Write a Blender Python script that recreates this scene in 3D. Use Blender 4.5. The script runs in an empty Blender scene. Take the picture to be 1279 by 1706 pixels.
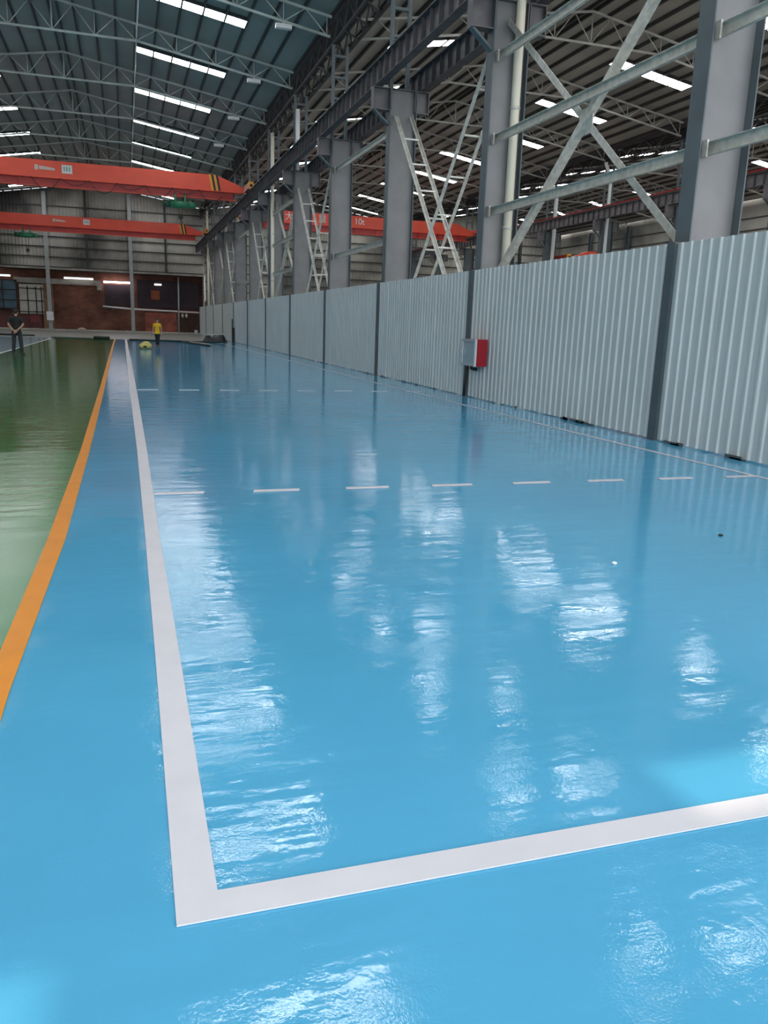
import bpy, bmesh, math, random
from mathutils import Vector, Matrix
random.seed(7)
C = bpy.context.scene.collection
sc = bpy.context.scene
R = math.radians
PI = math.pi

# ------------------------------------------------------------------ camera
CAM_H = 1.5
F_PX, PITCH, YAW, ROLL = 1329.93, 0.2293, 0.3125, 0.0336
cam_d = bpy.data.cameras.new('camera')
cam_d.sensor_fit = 'HORIZONTAL'
cam_d.sensor_width = 36.0
cam_d.lens = F_PX * 36.0 / 1279.0
cam_d.clip_start, cam_d.clip_end = 0.05, 600
cam = bpy.data.objects.new('camera', cam_d)
C.objects.link(cam)
fw = Vector((math.sin(YAW) * math.cos(PITCH), math.cos(YAW) * math.cos(PITCH), -math.sin(PITCH)))
rt0 = Vector((math.cos(YAW), -math.sin(YAW), 0))
up0 = rt0.cross(fw)
rt = math.cos(ROLL) * rt0 + math.sin(ROLL) * up0
up = -math.sin(ROLL) * rt0 + math.cos(ROLL) * up0
M = Matrix.Identity(4)
for i in range(3):
    M[i][0], M[i][1], M[i][2] = rt[i], up[i], -fw[i]
M[2][3] = CAM_H
cam.matrix_world = M
sc.camera = cam

# ------------------------------------------------------------------ sky, sun, exposure
w = bpy.data.worlds.new('sky')
sc.world = w
w.use_nodes = True
bg = w.node_tree.nodes['Background']
bg.inputs[0].default_value = (0.90, 0.95, 1.0, 1)
bg.inputs[1].default_value = 2.1
sun_d = bpy.data.lights.new('sun', 'SUN')
sun_d.energy = 1.2
sun_d.color = (1.0, 0.86, 0.68)
sun_d.angle = R(0.53)
sun = bpy.data.objects.new('sun', sun_d)
C.objects.link(sun)
SUN_TO = Vector((-0.385, -0.08, 0.93)).normalized()
sun.rotation_euler = SUN_TO.to_track_quat('Z', 'Y').to_euler()
sun.location = (-20, 0, 40)
SKYLIGHT = 10.5            # radiance of the daylit translucent roof sheets
sc.view_settings.view_transform = 'Standard'
sc.view_settings.look = 'None'
sc.view_settings.gamma = 1.0
sc.view_settings.use_curve_mapping = False
sc.view_settings.exposure = 0.65
sc.cycles.use_denoising = True
sc.cycles.max_bounces = 8
sc.cycles.diffuse_bounces = 5
sc.cycles.glossy_bounces = 4
sc.cycles.sample_clamp_indirect = 6.0
sc.cycles.use_light_tree = True

# ------------------------------------------------------------------ materials
MATS = {}
def mat(name, col, rough=0.55, metal=0.0, spec=0.5, noise=0.0, nscale=3.0, emit=None, estr=0.0, dark=None, bump=0.0, bscale=40.0):
    if name in MATS:
        return MATS[name]
    m = bpy.data.materials.new(name)
    m.use_nodes = True
    nt = m.node_tree
    p = nt.nodes['Principled BSDF']
    p.inputs['Base Color'].default_value = (*col, 1)
    p.inputs['Roughness'].default_value = rough
    p.inputs['Metallic'].default_value = metal
    p.inputs['Specular IOR Level'].default_value = spec
    if noise or dark or bump:
        g = nt.nodes.new('ShaderNodeNewGeometry')
    if noise or dark:
        n = nt.nodes.new('ShaderNodeTexNoise')
        n.inputs['Scale'].default_value = nscale
        n.inputs['Detail'].default_value = 5
        nt.links.new(g.outputs['Position'], n.inputs['Vector'])
        r = nt.nodes.new('ShaderNodeValToRGB')
        d = dark if dark else tuple(c * (1 - noise) for c in col)
        l = tuple(min(1, c * (1 + noise * .5)) for c in col)
        r.color_ramp.elements[0].color = (*d, 1)
        r.color_ramp.elements[0].position = 0.34
        r.color_ramp.elements[1].color = (*l, 1)
        r.color_ramp.elements[1].position = 0.64
        nt.links.new(n.outputs['Fac'], r.inputs[0])
        nt.links.new(r.outputs[0], p.inputs['Base Color'])
    if bump:
        b = nt.nodes.new('ShaderNodeTexNoise')
        b.inputs['Scale'].default_value = bscale
        nt.links.new(g.outputs['Position'], b.inputs['Vector'])
        bp = nt.nodes.new('ShaderNodeBump')
        bp.inputs['Strength'].default_value = bump
        bp.inputs['Distance'].default_value = 0.01
        nt.links.new(b.outputs['Fac'], bp.inputs['Height'])
        nt.links.new(bp.outputs[0], p.inputs['Normal'])
    if emit:
        p.inputs['Emission Color'].default_value = (*emit, 1)
        p.inputs['Emission Strength'].default_value = estr
    MATS[name] = m
    return m

def epoxy(name, col, rough):
    """self-levelling floor paint: hard gloss, faint orange peel and long swells, cloudy matt scuffs"""
    m = bpy.data.materials.new(name)
    m.use_nodes = True
    nt = m.node_tree
    N, L = nt.nodes.new, nt.links.new
    p = nt.nodes['Principled BSDF']
    p.inputs['Specular IOR Level'].default_value = 0.37
    g = N('ShaderNodeNewGeometry')
    def noise(scale, detail=3, rot=None):
        n = N('ShaderNodeTexNoise')
        n.inputs['Scale'].default_value = scale
        n.inputs['Detail'].default_value = detail
        L(g.outputs['Position'], n.inputs['Vector'])
        return n
    c1 = noise(0.55, 4)
    r = N('ShaderNodeValToRGB')
    r.color_ramp.elements[0].position = 0.35
    r.color_ramp.elements[0].color = (*[c * 0.93 for c in col], 1)
    r.color_ramp.elements[1].position = 0.7
    r.color_ramp.elements[1].color = (*[min(1, c * 1.05 + 0.004) for c in col], 1)
    L(c1.outputs['Fac'], r.inputs[0])
    L(r.outputs[0], p.inputs['Base Color'])
    c2 = noise(2.2, 5)
    mr = N('ShaderNodeMapRange')
    mr.inputs['From Min'].default_value = 0.42
    mr.inputs['From Max'].default_value = 0.72
    mr.inputs['To Min'].default_value = rough
    mr.inputs['To Max'].default_value = rough + 0.06
    L(c2.outputs['Fac'], mr.inputs[0])
    L(mr.outputs[0], p.inputs['Roughness'])
    peel = noise(110, 2)
    b1 = N('ShaderNodeBump'); b1.inputs['Strength'].default_value = 0.32; b1.inputs['Distance'].default_value = 0.003
    L(peel.outputs['Fac'], b1.inputs['Height'])
    pm = N('ShaderNodeMapRange')
    pm.inputs['From Min'].default_value, pm.inputs['From Max'].default_value = 0.38, 0.66
    pm.inputs['To Min'].default_value, pm.inputs['To Max'].default_value = 0.03, 0.17
    L(noise(3.2, 4).outputs['Fac'], pm.inputs[0])
    L(pm.outputs[0], b1.inputs['Strength'])
    mid = noise(9.0, 3)
    b2 = N('ShaderNodeBump'); b2.inputs['Strength'].default_value = 0.14; b2.inputs['Distance'].default_value = 0.010
    L(mid.outputs['Fac'], b2.inputs['Height']); L(b1.outputs[0], b2.inputs['Normal'])
    swell = noise(2.0, 2)
    b3 = N('ShaderNodeBump'); b3.inputs['Strength'].default_value = 0.06; b3.inputs['Distance'].default_value = 0.03
    L(swell.outputs['Fac'], b3.inputs['Height']); L(b2.outputs[0], b3.inputs['Normal'])
    st = N('ShaderNodeTexNoise'); st.inputs['Scale'].default_value = 1.0; st.inputs['Detail'].default_value = 3
    vm = N('ShaderNodeVectorMath'); vm.operation = 'MULTIPLY'; vm.inputs[1].default_value = (1.1, 5.0, 1.0)
    L(g.outputs['Position'], vm.inputs[0]); L(vm.outputs[0], st.inputs['Vector'])
    b4 = N('ShaderNodeBump'); b4.inputs['Strength'].default_value = 0.35; b4.inputs['Distance'].default_value = 0.012
    L(st.outputs['Fac'], b4.inputs['Height']); L(b3.outputs[0], b4.inputs['Normal'])
    L(b4.outputs[0], p.inputs['Normal'])
    MATS[name] = m
    return m

FLOOR_BLUE = epoxy('blue_epoxy', (0.098, 0.43, 0.68), 0.045)
FLOOR_GREEN = epoxy('green_epoxy', (0.052, 0.20, 0.068), 0.06)
FLOOR_GREEN_NEAR = epoxy('green_epoxy_near', (0.075, 0.25, 0.095), 0.16)  # lighter, less glossy green for the near end of the lane
FLOOR_PALE = epoxy('pale_blue_epoxy', (0.30, 0.45, 0.52), 0.10)
FLOOR_GREY = mat('grey_screed', (0.30, 0.30, 0.27), 0.35, noise=0.25, nscale=1.2)
PAINT_WHITE = mat('white_line_paint', (0.72, 0.70, 0.735), 0.4, noise=0.04, nscale=5)
PAINT_ORANGE = mat('orange_line_paint', (0.86, 0.30, 0.006), 0.4, noise=0.05, nscale=5)
YARD = mat('yard_concrete', (0.42, 0.42, 0.40), 0.9, noise=0.15, nscale=0.7)
STEEL = mat('grey_column_paint', (0.20, 0.20, 0.205), 0.5, noise=0.10, nscale=2.0)
BRACKET = mat('shaded_bracket_paint', (0.125, 0.118, 0.125), 0.55, noise=0.2)  # runway-like brown, darkened to stand in for shade on the brackets
STEEL_DK = mat('dark_and_shaded_column', (0.10, 0.125, 0.135), 0.55, noise=0.15, nscale=2.0)  # fence-row flanges use it too, their shade put into the grey
POST_DK = mat('fence_post_paint', (0.075, 0.095, 0.105), 0.5, noise=0.1)
RUNWAY = mat('brown_runway_paint', (0.075, 0.068, 0.075), 0.6, noise=0.3, nscale=3.0)
RUNWAY_WEB = mat('lit_runway_web', (0.17, 0.16, 0.165), 0.6, noise=0.3, nscale=3.0)  # lighter than the flanges: light on the web put into its colour
LATTICE = mat('dark_lattice_paint', (0.055, 0.052, 0.055), 0.6, noise=0.2)
GALV = mat('galvanised_steel', (0.58, 0.575, 0.52), 0.45, 0.15, noise=0.20, nscale=9.0)
GALV2 = mat('galvanised_angle', (0.68, 0.67, 0.61), 0.45, 0.15, noise=0.2, nscale=6.0)
TRUSS = mat('pale_truss_paint', (0.50, 0.56, 0.54), 0.5, noise=0.15, nscale=2.0)
TRUSS_R = mat('beige_truss_paint', (0.45, 0.44, 0.40), 0.5, noise=0.15, nscale=2.0)
SHEET = mat('white_fence_sheet', (0.52, 0.555, 0.55), 0.45, noise=0.05, nscale=0.8)
ROOF_L = mat('blue_grey_roof_sheet', (0.31, 0.355, 0.345), 0.6, noise=0.16, nscale=0.35)
ROOF_R = mat('warm_grey_roof_sheet', (0.42, 0.375, 0.335), 0.65, noise=0.22, nscale=0.35)
PURLIN = mat('dark_purlin', (0.045, 0.055, 0.060), 0.6)
PURLIN_R = mat('dark_purlin_brown', (0.050, 0.046, 0.044), 0.6)
PANE = mat('daylit_roof_sheet', (0.8, 0.82, 0.85), 0.5, emit=(0.95, 0.97, 1.0), estr=SKYLIGHT)
RED = mat('crane_red', (0.80, 0.075, 0.030), 0.38, noise=0.07, nscale=1.3)
RED_DK = mat('crane_red_beam', (0.44, 0.028, 0.022), 0.45, noise=0.12, nscale=1.3)
YELLOW = mat('safety_yellow', (0.75, 0.33, 0.02), 0.45)
BLACK = mat('black_paint', (0.012, 0.012, 0.013), 0.5)
RUBBER = mat('black_rubber', (0.018, 0.020, 0.020), 0.6, noise=0.2)
GREEN_HOIST = mat('green_hoist_paint', (0.03, 0.20, 0.10), 0.4)
WHITE = mat('white_lacquer', (0.72, 0.74, 0.74), 0.4)
DECAL = mat('pale_decal', (0.62, 0.50, 0.46), 0.6)
CREAM = mat('cream_pvc', (0.80, 0.75, 0.62), 0.4)
CAB_RED = mat('cabinet_red', (0.36, 0.012, 0.022), 0.35)
ALU = mat('brushed_aluminium', (0.62, 0.66, 0.68), 0.35, 0.6)
GLASSY = mat('cabinet_glass', (0.30, 0.38, 0.42), 0.08)
WALL_SHEET = mat('sooty_wall_sheet', (0.48, 0.46, 0.41), 0.7, dark=(0.045, 0.045, 0.042), nscale=0.16)
WALL_SHEET_R = mat('beige_wall_sheet', (0.50, 0.47, 0.40), 0.7, dark=(0.12, 0.12, 0.11), nscale=0.13)
GIRT_DK = mat('dark_wall_girt', (0.035, 0.038, 0.040), 0.6)
POST_LT = mat('light_wall_post', (0.36, 0.38, 0.38), 0.5, noise=0.1)
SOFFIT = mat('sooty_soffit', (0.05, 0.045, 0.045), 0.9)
PLASTER = mat('grubby_plaster', (0.34, 0.32, 0.28), 0.85, noise=0.35, nscale=1.0)
TUBE_HOT = mat('lit_tube', (0.9, 0.9, 0.9), 0.4, emit=(1.0, 0.93, 0.97), estr=7.0)
TUBE_DIM = mat('lit_tube_dim', (0.9, 0.9, 0.9), 0.4, emit=(1.0, 0.98, 0.95), estr=1.2)
BLUEGLASS = mat('blue_window_pane', (0.075, 0.13, 0.18), 0.15, noise=0.3, nscale=0.7)
BOARD_W = mat('pale_board', (0.50, 0.49, 0.44), 0.6, noise=0.1)
MAROON = mat('maroon_panel', (0.13, 0.045, 0.04), 0.7, noise=0.4, nscale=0.8)
SKIN = mat('skin', (0.52, 0.30, 0.20), 0.55)
HAIR = mat('black_hair', (0.012, 0.010, 0.010), 0.5)
SHIRT_BK = mat('black_cotton', (0.014, 0.015, 0.017), 0.8)
TROUSER = mat('dark_trousers', (0.028, 0.032, 0.040), 0.8)
TROUSER2 = mat('black_trousers', (0.016, 0.016, 0.020), 0.8)
SHIRT_Y = mat('yellow_cotton', (0.72, 0.42, 0.012), 0.75)
SHOE = mat('brown_shoes', (0.05, 0.03, 0.022), 0.5)
SACK = mat('yellow_sack', (0.70, 0.55, 0.16), 0.7, noise=0.15, nscale=6)
TARP = mat('black_tarpaulin', (0.022, 0.026, 0.025), 0.45, noise=0.3, nscale=4)
MATT = mat('dark_green_mat', (0.022, 0.035, 0.022), 0.7, noise=0.2)

def brick_mat():
    m = bpy.data.materials.new('sooty_brick')
    m.use_nodes = True
    nt = m.node_tree
    p = nt.nodes['Principled BSDF']
    p.inputs['Roughness'].default_value = 0.9
    g = nt.nodes.new('ShaderNodeNewGeometry')
    sx = nt.nodes.new('ShaderNodeSeparateXYZ'); cx = nt.nodes.new('ShaderNodeCombineXYZ')
    nt.links.new(g.outputs['Position'], sx.inputs[0])
    nt.links.new(sx.outputs[0], cx.inputs[0]); nt.links.new(sx.outputs[2], cx.inputs[1])
    b = nt.nodes.new('ShaderNodeTexBrick')
    b.inputs['Scale'].default_value = 1.0
    b.inputs['Brick Width'].default_value = 0.5
    b.inputs['Row Height'].default_value = 0.19
    b.inputs['Mortar Size'].default_value = 0.022
    b.inputs['Color1'].default_value = (0.30, 0.105, 0.062, 1)
    b.inputs['Color2'].default_value = (0.21, 0.070, 0.045, 1)
    b.inputs['Mortar'].default_value = (0.16, 0.11, 0.085, 1)
    nt.links.new(cx.outputs[0], b.inputs['Vector'])
    n = nt.nodes.new('ShaderNodeTexNoise'); n.inputs['Scale'].default_value = 0.32; n.inputs['Detail'].default_value = 5
    nt.links.new(g.outputs['Position'], n.inputs['Vector'])
    r = nt.nodes.new('ShaderNodeValToRGB')
    r.color_ramp.elements[0].position = 0.36; r.color_ramp.elements[0].color = (0.30, 0.27, 0.27, 1)
    r.color_ramp.elements[1].position = 0.66; r.color_ramp.elements[1].color = (1, 1, 1, 1)
    nt.links.new(n.outputs['Fac'], r.inputs[0])
    mx = nt.nodes.new('ShaderNodeMix'); mx.data_type = 'RGBA'; mx.blend_type = 'MULTIPLY'; mx.inputs[0].default_value = 1
    nt.links.new(b.outputs['Color'], mx.inputs[6]); nt.links.new(r.outputs[0], mx.inputs[7])
    nt.links.new(mx.outputs[2], p.inputs['Base Color'])
    return m
BRICK = brick_mat()

# ------------------------------------------------------------------ mesh helpers
class MB:
    def __init__(s):
        s.v, s.f = [], []
    def add(s, verts, faces):
        o = len(s.v)
        s.v += [tuple(p) for p in verts]
        s.f += [tuple(i + o for i in q) for q in faces]
        return s
    def box(s, x0, x1, y0, y1, z0, z1):
        v = [(x, y, z) for x in (x0, x1) for y in (y0, y1) for z in (z0, z1)]
        return s.add(v, [(0, 1, 3, 2), (4, 6, 7, 5), (0, 4, 5, 1), (2, 3, 7, 6), (0, 2, 6, 4), (1, 5, 7, 3)])
    def prism(s, prof, axis, a, b):
        """closed 2-D profile extruded along axis from a to b"""
        def P(t, q):
            return {'x': (t, q[0], q[1]), 'y': (q[0], t, q[1]), 'z': (q[0], q[1], t)}[axis]
        n = len(prof)
        v = [P(a, q) for q in prof] + [P(b, q) for q in prof]
        f = [(i, (i + 1) % n, n + (i + 1) % n, n + i) for i in range(n)]
        f += [tuple(range(n - 1, -1, -1)), tuple(range(n, 2 * n))]
        return s.add(v, f)
    def tube(s, pts, r, n=8):
        pts = [Vector(p) for p in pts]
        rr = r if isinstance(r, (list, tuple)) else [r] * len(pts)
        v = []
        for i, p in enumerate(pts):
            d = (pts[min(i + 1, len(pts) - 1)] - pts[max(i - 1, 0)]).normalized()
            a = d.cross(Vector((0, 0, 1)) if abs(d.z) < .9 else Vector((1, 0, 0))).normalized()
            b = d.cross(a)
            v += [p + (a * math.cos(2 * PI * k / n) + b * math.sin(2 * PI * k / n)) * rr[i] for k in range(n)]
        f = []
        for i in range(len(pts) - 1):
            for k in range(n):
                f.append((i * n + k, i * n + (k + 1) % n, (i + 1) * n + (k + 1) % n, (i + 1) * n + k))
        f += [tuple(range(n - 1, -1, -1)), tuple(range((len(pts) - 1) * n, len(pts) * n))]
        return s.add(v, f)
    def ball(s, c, r, nu=10, nv=6, jit=0.0, rnd=None):
        c = Vector(c)
        r = Vector(r) if not isinstance(r, (int, float)) else Vector((r, r, r))
        v = [c + Vector((0, 0, -r.z))]
        for j in range(1, nv):
            t = -PI / 2 + PI * j / nv
            for k in range(nu):
                q = 1 + (rnd.uniform(-jit, jit) if rnd else 0)
                v.append(c + Vector((r.x * math.cos(t) * math.cos(2 * PI * k / nu), r.y * math.cos(t) * math.sin(2 * PI * k / nu), r.z * math.sin(t))) * q)
        v.append(c + Vector((0, 0, r.z)))
        f = [(0, 1 + (k + 1) % nu, 1 + k) for k in range(nu)]
        for j in range(nv - 2):
            for k in range(nu):
                a = 1 + j * nu
                f.append((a + k, a + (k + 1) % nu, a + nu + (k + 1) % nu, a + nu + k))
        a = 1 + (nv - 2) * nu
        f += [(a + k, a + (k + 1) % nu, len(v) - 1) for k in range(nu)]
        return s.add(v, f)
    def mesh(s, name, m, smooth=False):
        me = bpy.data.meshes.new(name)
        me.from_pydata(s.v, [], s.f)
        me.validate()
        bm = bmesh.new(); bm.from_mesh(me)
        bmesh.ops.recalc_face_normals(bm, faces=bm.faces)
        bm.to_mesh(me); bm.free()
        if smooth:
            me.polygons.foreach_set('use_smooth', [True] * len(me.polygons))
        me.materials.append(m)
        return me
    def build(s, name, m, parent=None, smooth=False, loc=None):
        return link(name, s.mesh(name, m, smooth), parent, Matrix.Translation(loc) if loc else None)

def link(name, me, parent=None, mx=None):
    o = bpy.data.objects.new(name, me)
    C.objects.link(o)
    if parent:
        o.parent = parent
    if mx is not None:
        o.matrix_basis = mx
    return o

def thing(name, label, cat, loc=(0, 0, 0), rz=0, group=None):
    o = bpy.data.objects.new(name, None)
    C.objects.link(o)
    o.empty_display_size = 0.2
    o.location = loc
    o.rotation_euler.z = rz
    return tag(o, label, cat, group)

def tag(o, label, cat, group=None):
    o['label'], o['category'], o['kind'] = label, cat, 'thing'
    if group:
        o['group'] = group
    return o

def struct(o, label=None):
    o['kind'] = 'structure'
    if label:
        o['label'] = label
    return o

PROFILE = {}
def member_mesh(kind, dims, L, m):
    key = (kind, dims, round(L, 3), m.name)
    if key in PROFILE:
        return PROFILE[key]
    b = MB()
    if kind == 'box':
        w_, h_ = dims; b.box(0, L, -w_ / 2, w_ / 2, -h_ / 2, h_ / 2)
    elif kind == 'tube':
        b.tube([(0, 0, 0), (L, 0, 0)], dims[0], dims[1])
    elif kind == 'L':
        w_, h_, t = dims
        b.prism([(-w_ / 2, -h_ / 2), (w_ / 2, -h_ / 2), (w_ / 2, -h_ / 2 + t), (-w_ / 2 + t, -h_ / 2 + t), (-w_ / 2 + t, h_ / 2), (-w_ / 2, h_ / 2)], 'x', 0, L)
    elif kind == 'C':
        w_, h_, t = dims
        b.prism([(-w_ / 2, -h_ / 2), (w_ / 2, -h_ / 2), (w_ / 2, -h_ / 2 + t), (-w_ / 2 + t, -h_ / 2 + t), (-w_ / 2 + t, h_ / 2 - t), (w_ / 2, h_ / 2 - t), (w_ / 2, h_ / 2), (-w_ / 2, h_ / 2)], 'x', 0, L)
    PROFILE[key] = b.mesh(kind + '_section', m, smooth=(kind == 'tube'))
    return PROFILE[key]

def member(name, kind, dims, p, q, m, parent=None, upv=(0, 0, 1)):
    """a straight bar from p to q (in the parent's space)"""
    p, q = Vector(p), Vector(q)
    d = q - p
    L = d.length
    x = d / L
    u = Vector(upv)
    if abs(x.dot(u)) > .98:
        u = Vector((0, 1, 0)) if abs(x.y) < .9 else Vector((1, 0, 0))
    y = u.cross(x).normalized()
    z = x.cross(y)
    mx = Matrix.Identity(4)
    for i in range(3):
        mx[i][0], mx[i][1], mx[i][2], mx[i][3] = x[i], y[i], z[i], p[i]
    return link(name, member_mesh(kind, dims, L, m), parent, mx)

def copy_thing(root, loc, label, group=None, rz=None):
    c = root.copy(); C.objects.link(c)
    c.location = loc
    c['label'] = label
    if group: c['group'] = group
    if rz is not None: c.rotation_euler.z = rz
    for ch in root.children:
        d = ch.copy(); C.objects.link(d); d.parent = c
        for g in ch.children:
            e = g.copy(); C.objects.link(e); e.parent = d
    return c

def flat(poly, z, name, m, parent=None, t=0.004):
    """painted area: a thin solid whose top is at z"""
    b = MB(); b.prism(poly, 'z', z - t, z)
    return b.build(name, m, parent)

def text_part(body, size, name, m, parent, loc, rot, depth=0.004):
    cu = bpy.data.curves.new(name, 'FONT')
    cu.body = body; cu.size = size; cu.extrude = depth
    cu.align_x = 'CENTER'; cu.align_y = 'CENTER'
    t = bpy.data.objects.new(name, cu)
    C.objects.link(t)
    dg = bpy.context.evaluated_depsgraph_get()
    me = bpy.data.meshes.new_from_object(t.evaluated_get(dg))
    bpy.data.objects.remove(t)
    me.materials.clear(); me.materials.append(m)
    o = link(name, me, parent)
    o.location = loc; o.rotation_euler = rot
    return o

ORD = ['first', 'second', 'third', 'fourth', 'fifth', 'sixth', 'seventh', 'eighth', 'ninth', 'tenth', 'eleventh', 'twelfth']
BAY = 6.95
def Yk(k): return 9.9 + BAY * k
SPAN = 20.15                     # width of one hall, column row to column row
XC = 7.82                        # the column row along the fence
Y0, Y1 = -6.0, 86.3              # open end behind the viewer, closed gable end
RIDGE = -2.35
def roof_z(x, hall=0):           # underside of the roof sheet
    return 13.86 - 0.1625 * abs(x - (RIDGE + SPAN * hall))

# ================================================================== SETTING: floor and its paint
fl = struct(MB().box(-13, 48.3, Y0, 92, -0.3, 0).build('floor', FLOOR_BLUE))
struct(MB().box(-60, 90, -70, Y0, -0.3, -0.02).build('ground', YARD))
Z1, Z2 = 0.003, 0.006
flat([(-4.55, 9.55), (-0.53, 9.55), (-0.70, 58.6), (-4.55, 58.6)], Z1, 'green_lane', FLOOR_GREEN, fl)
flat([(-4.55, Y0 + .05), (-0.53, Y0 + .05), (-0.53, 9.55), (-4.55, 9.55)], Z1, 'green_lane', FLOOR_GREEN_NEAR, fl)
flat([(-12.9, Y0 + .05), (-4.63, Y0 + .05), (-4.63, 58.6), (-12.9, 58.6)], Z1, 'pale_lane', FLOOR_PALE, fl)
flat([(-4.63, Y0 + .05), (-4.55, Y0 + .05), (-4.55, 58.6), (-4.63, 58.6)], Z2, 'white_line', PAINT_WHITE, fl)
flat([(-12.9, 58.6), (7.2, 58.6), (7.2, 86.2), (-12.9, 86.2)], Z1, 'bare_screed', FLOOR_GREY, fl)
flat([(-12.9, 58.5), (7.2, 58.5), (7.2, 58.75), (-12.9, 58.75)], Z2, 'white_line', PAINT_WHITE, fl)
flat([(7.6, Y0 + .05), (48, Y0 + .05), (48, 86.2), (7.6, 86.2)], Z1, 'bare_screed', FLOOR_GREY, fl)
def ribbon(name, left, right, m, z=Z2):
    flat(left + right[::-1], z, name, m, fl)
ribbon('orange_line', [(-.615, Y0 + .06), (-.60, 3.7), (-.565, 5.7), (-.545, 9.5), (-.575, 16.9), (-.735, 46.2), (-.78, 58.4)],
       [(-.51, Y0 + .06), (-.507, 3.3), (-.45, 5.7), (-.446, 9.5), (-.475, 16.9), (-.655, 46.2), (-.69, 58.4)], PAINT_ORANGE)
ribbon('white_line', [(.065, 1.79), (.071, 3.5), (.074, 5.6), (.070, 9.5), (.034, 16.9), (-.058, 41.3), (-.10, 58.3)],
       [(.178, 1.895), (.178, 3.5), (.172, 5.6), (.178, 9.5), (.170, 16.9), (.085, 41.4), (.03, 58.3)], PAINT_WHITE)
ribbon('white_line', [(.065, 1.79), (6.6, 1.79)], [(.178, 1.895), (6.6, 1.885)], PAINT_WHITE, Z2 + .0005)
ribbon('white_line', [(6.62, 1.79), (6.60, 6.9), (6.45, 10.3), (6.30, 19.8), (6.12, 40), (6.0, 58.3)],
       [(6.68, 1.79), (6.66, 6.9), (6.51, 10.3), (6.36, 19.8), (6.18, 40), (6.06, 58.3)], PAINT_WHITE, Z2 + .001)
for yd, s in ((7.05, .085), (17.85, .10)):
    for i in range(8):
        x0 = .176 + .8618 * i
        x1 = min(x0 + .44, 6.62)
        sk = 0.02
        flat([(x0, yd), (x1 - sk, yd), (x1, yd + s), (x0 + sk, yd + s)], Z2 + .0015, 'dash', PAINT_WHITE, fl)
rnd = random.Random(3)

# ================================================================== SETTING: roof, purlins, skylights
PANE_ME = {}
def roof(hall):
    ox = SPAN * hall
    rx = RIDGE + ox
    half = SPAN / 2
    b = MB()
    t = 0.05
    def sheet(xa, xb, ya, yb):
        za, zb = roof_z(xa, hall), roof_z(xb, hall)
        v = [(xa, ya, za), (xb, ya, zb), (xb, yb, zb), (xa, yb, za)]
        v += [(x, y, z + t) for x, y, z in v]
        b.add(v, [(3, 2, 1, 0), (4, 5, 6, 7), (0, 1, 5, 4), (1, 2, 6, 5), (2, 3, 7, 6), (3, 0, 4, 7)])
    if hall == 0:      # two unseen gaps added in the left slope to throw sun patches
        sheet(rx, rx + half, Y0, Y1)
        sheet(rx - half, rx, 1.1, Y1)
        sheet(rx - half, rx, Y0, 0.05)
        sheet(-3.25, rx, 0.05, 1.1)
        sheet(-5.75, -3.95, 0.05, 1.1)
        sheet(rx - half, -6.30, 0.05, 1.1)
        sheet(-3.95, -3.25, 0.05, 0.66)
        sheet(-3.95, -3.25, 0.98, 1.1)
        sheet(-6.30, -5.75, 0.05, 0.10)
        sheet(-6.30, -5.75, 0.58, 1.1)
    else:
        sheet(rx, rx + half, Y0, Y1)
        sheet(rx - half, rx, Y0, Y1)
    c = struct(b.build('ceiling', ROOF_R if hall else ROOF_L))
    pm = PURLIN_R if hall else PURLIN
    for side in (1, -1):
        for n in range(12):
            x = rx + side * (0.16 if n == 0 else 0.8 * n)
            z = roof_z(x, hall)
            member('purlin', 'box', (0.07, 0.15), (x, Y0, z - .075), (x, Y1 - .05, z - .075), pm, c)
        # translucent strips, one per bay, five panes each
        x_in, x_out = (0.85, 4.85)
        for k in range(-2 if hall == 0 else -1, 11):
            if hall == 2 and k < 2:
                continue
            ym = Yk(k) + BAY / 2
            if side < 0 and hall == 0 and k < 1:
                continue
            xs = [rx + side * (x_in - RIDGE + .8 * i) for i in range(6)]
            fr = MB()
            xa, xb = xs[0], xs[-1]
            for yy in (ym - .41, ym + .41):
                za, zb = roof_z(xa, hall) - .135, roof_z(xb, hall) - .135
                fr.add([(xa, yy - .03, za), (xb, yy - .03, zb), (xb, yy + .03, zb), (xa, yy + .03, za),
                        (xa, yy - .03, za + .13), (xb, yy - .03, zb + .13), (xb, yy + .03, zb + .13), (xa, yy + .03, za + .13)],
                       [(0, 1, 2, 3), (4, 5, 6, 7), (0, 1, 5, 4), (1, 2, 6, 5), (2, 3, 7, 6), (3, 0, 4, 7)])
            s = fr.build('skylight', pm, c)
            for i in range(5):
                key = (side, hall, i)
                xa, xb = xs[i], xs[i + 1]
                za, zb = roof_z(xa, hall), roof_z(xb, hall)
                if (side,) not in PANE_ME:
                    dz = zb - za
                    dx = xb - xa
                    e = .02 * (1 if dx > 0 else -1)
                    PANE_ME[(side,)] = MB().add([(e, -.38, -.135), (dx - e, -.38, dz - .135), (dx - e, .38, dz - .135), (e, .38, -.135),
                                                (e, -.38, -.12), (dx - e, -.38, dz - .12), (dx - e, .38, dz - .12), (e, .38, -.12)],
                                               [(0, 1, 2, 3), (4, 5, 6, 7), (0, 1, 5, 4), (1, 2, 6, 5), (2, 3, 7, 6), (3, 0, 4, 7)]).mesh('pane', PANE)
                link('pane', PANE_ME[(side,)], s, Matrix.Translation((xa, ym, za)))
    return c
for h in range(3):
    roof(h)
for h in (0, 1):   # valley gutters over the column rows
    x = XC + SPAN * h
    zg = roof_z(x - .3, h)
    struct(MB().prism([(x - .42, zg + .1), (x - .42, zg - .1), (x + .42, zg - .1), (x + .42, zg + .1)], 'y', Y0, Y1).build('trim_%d' % (h + 1), LATTICE))

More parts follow.
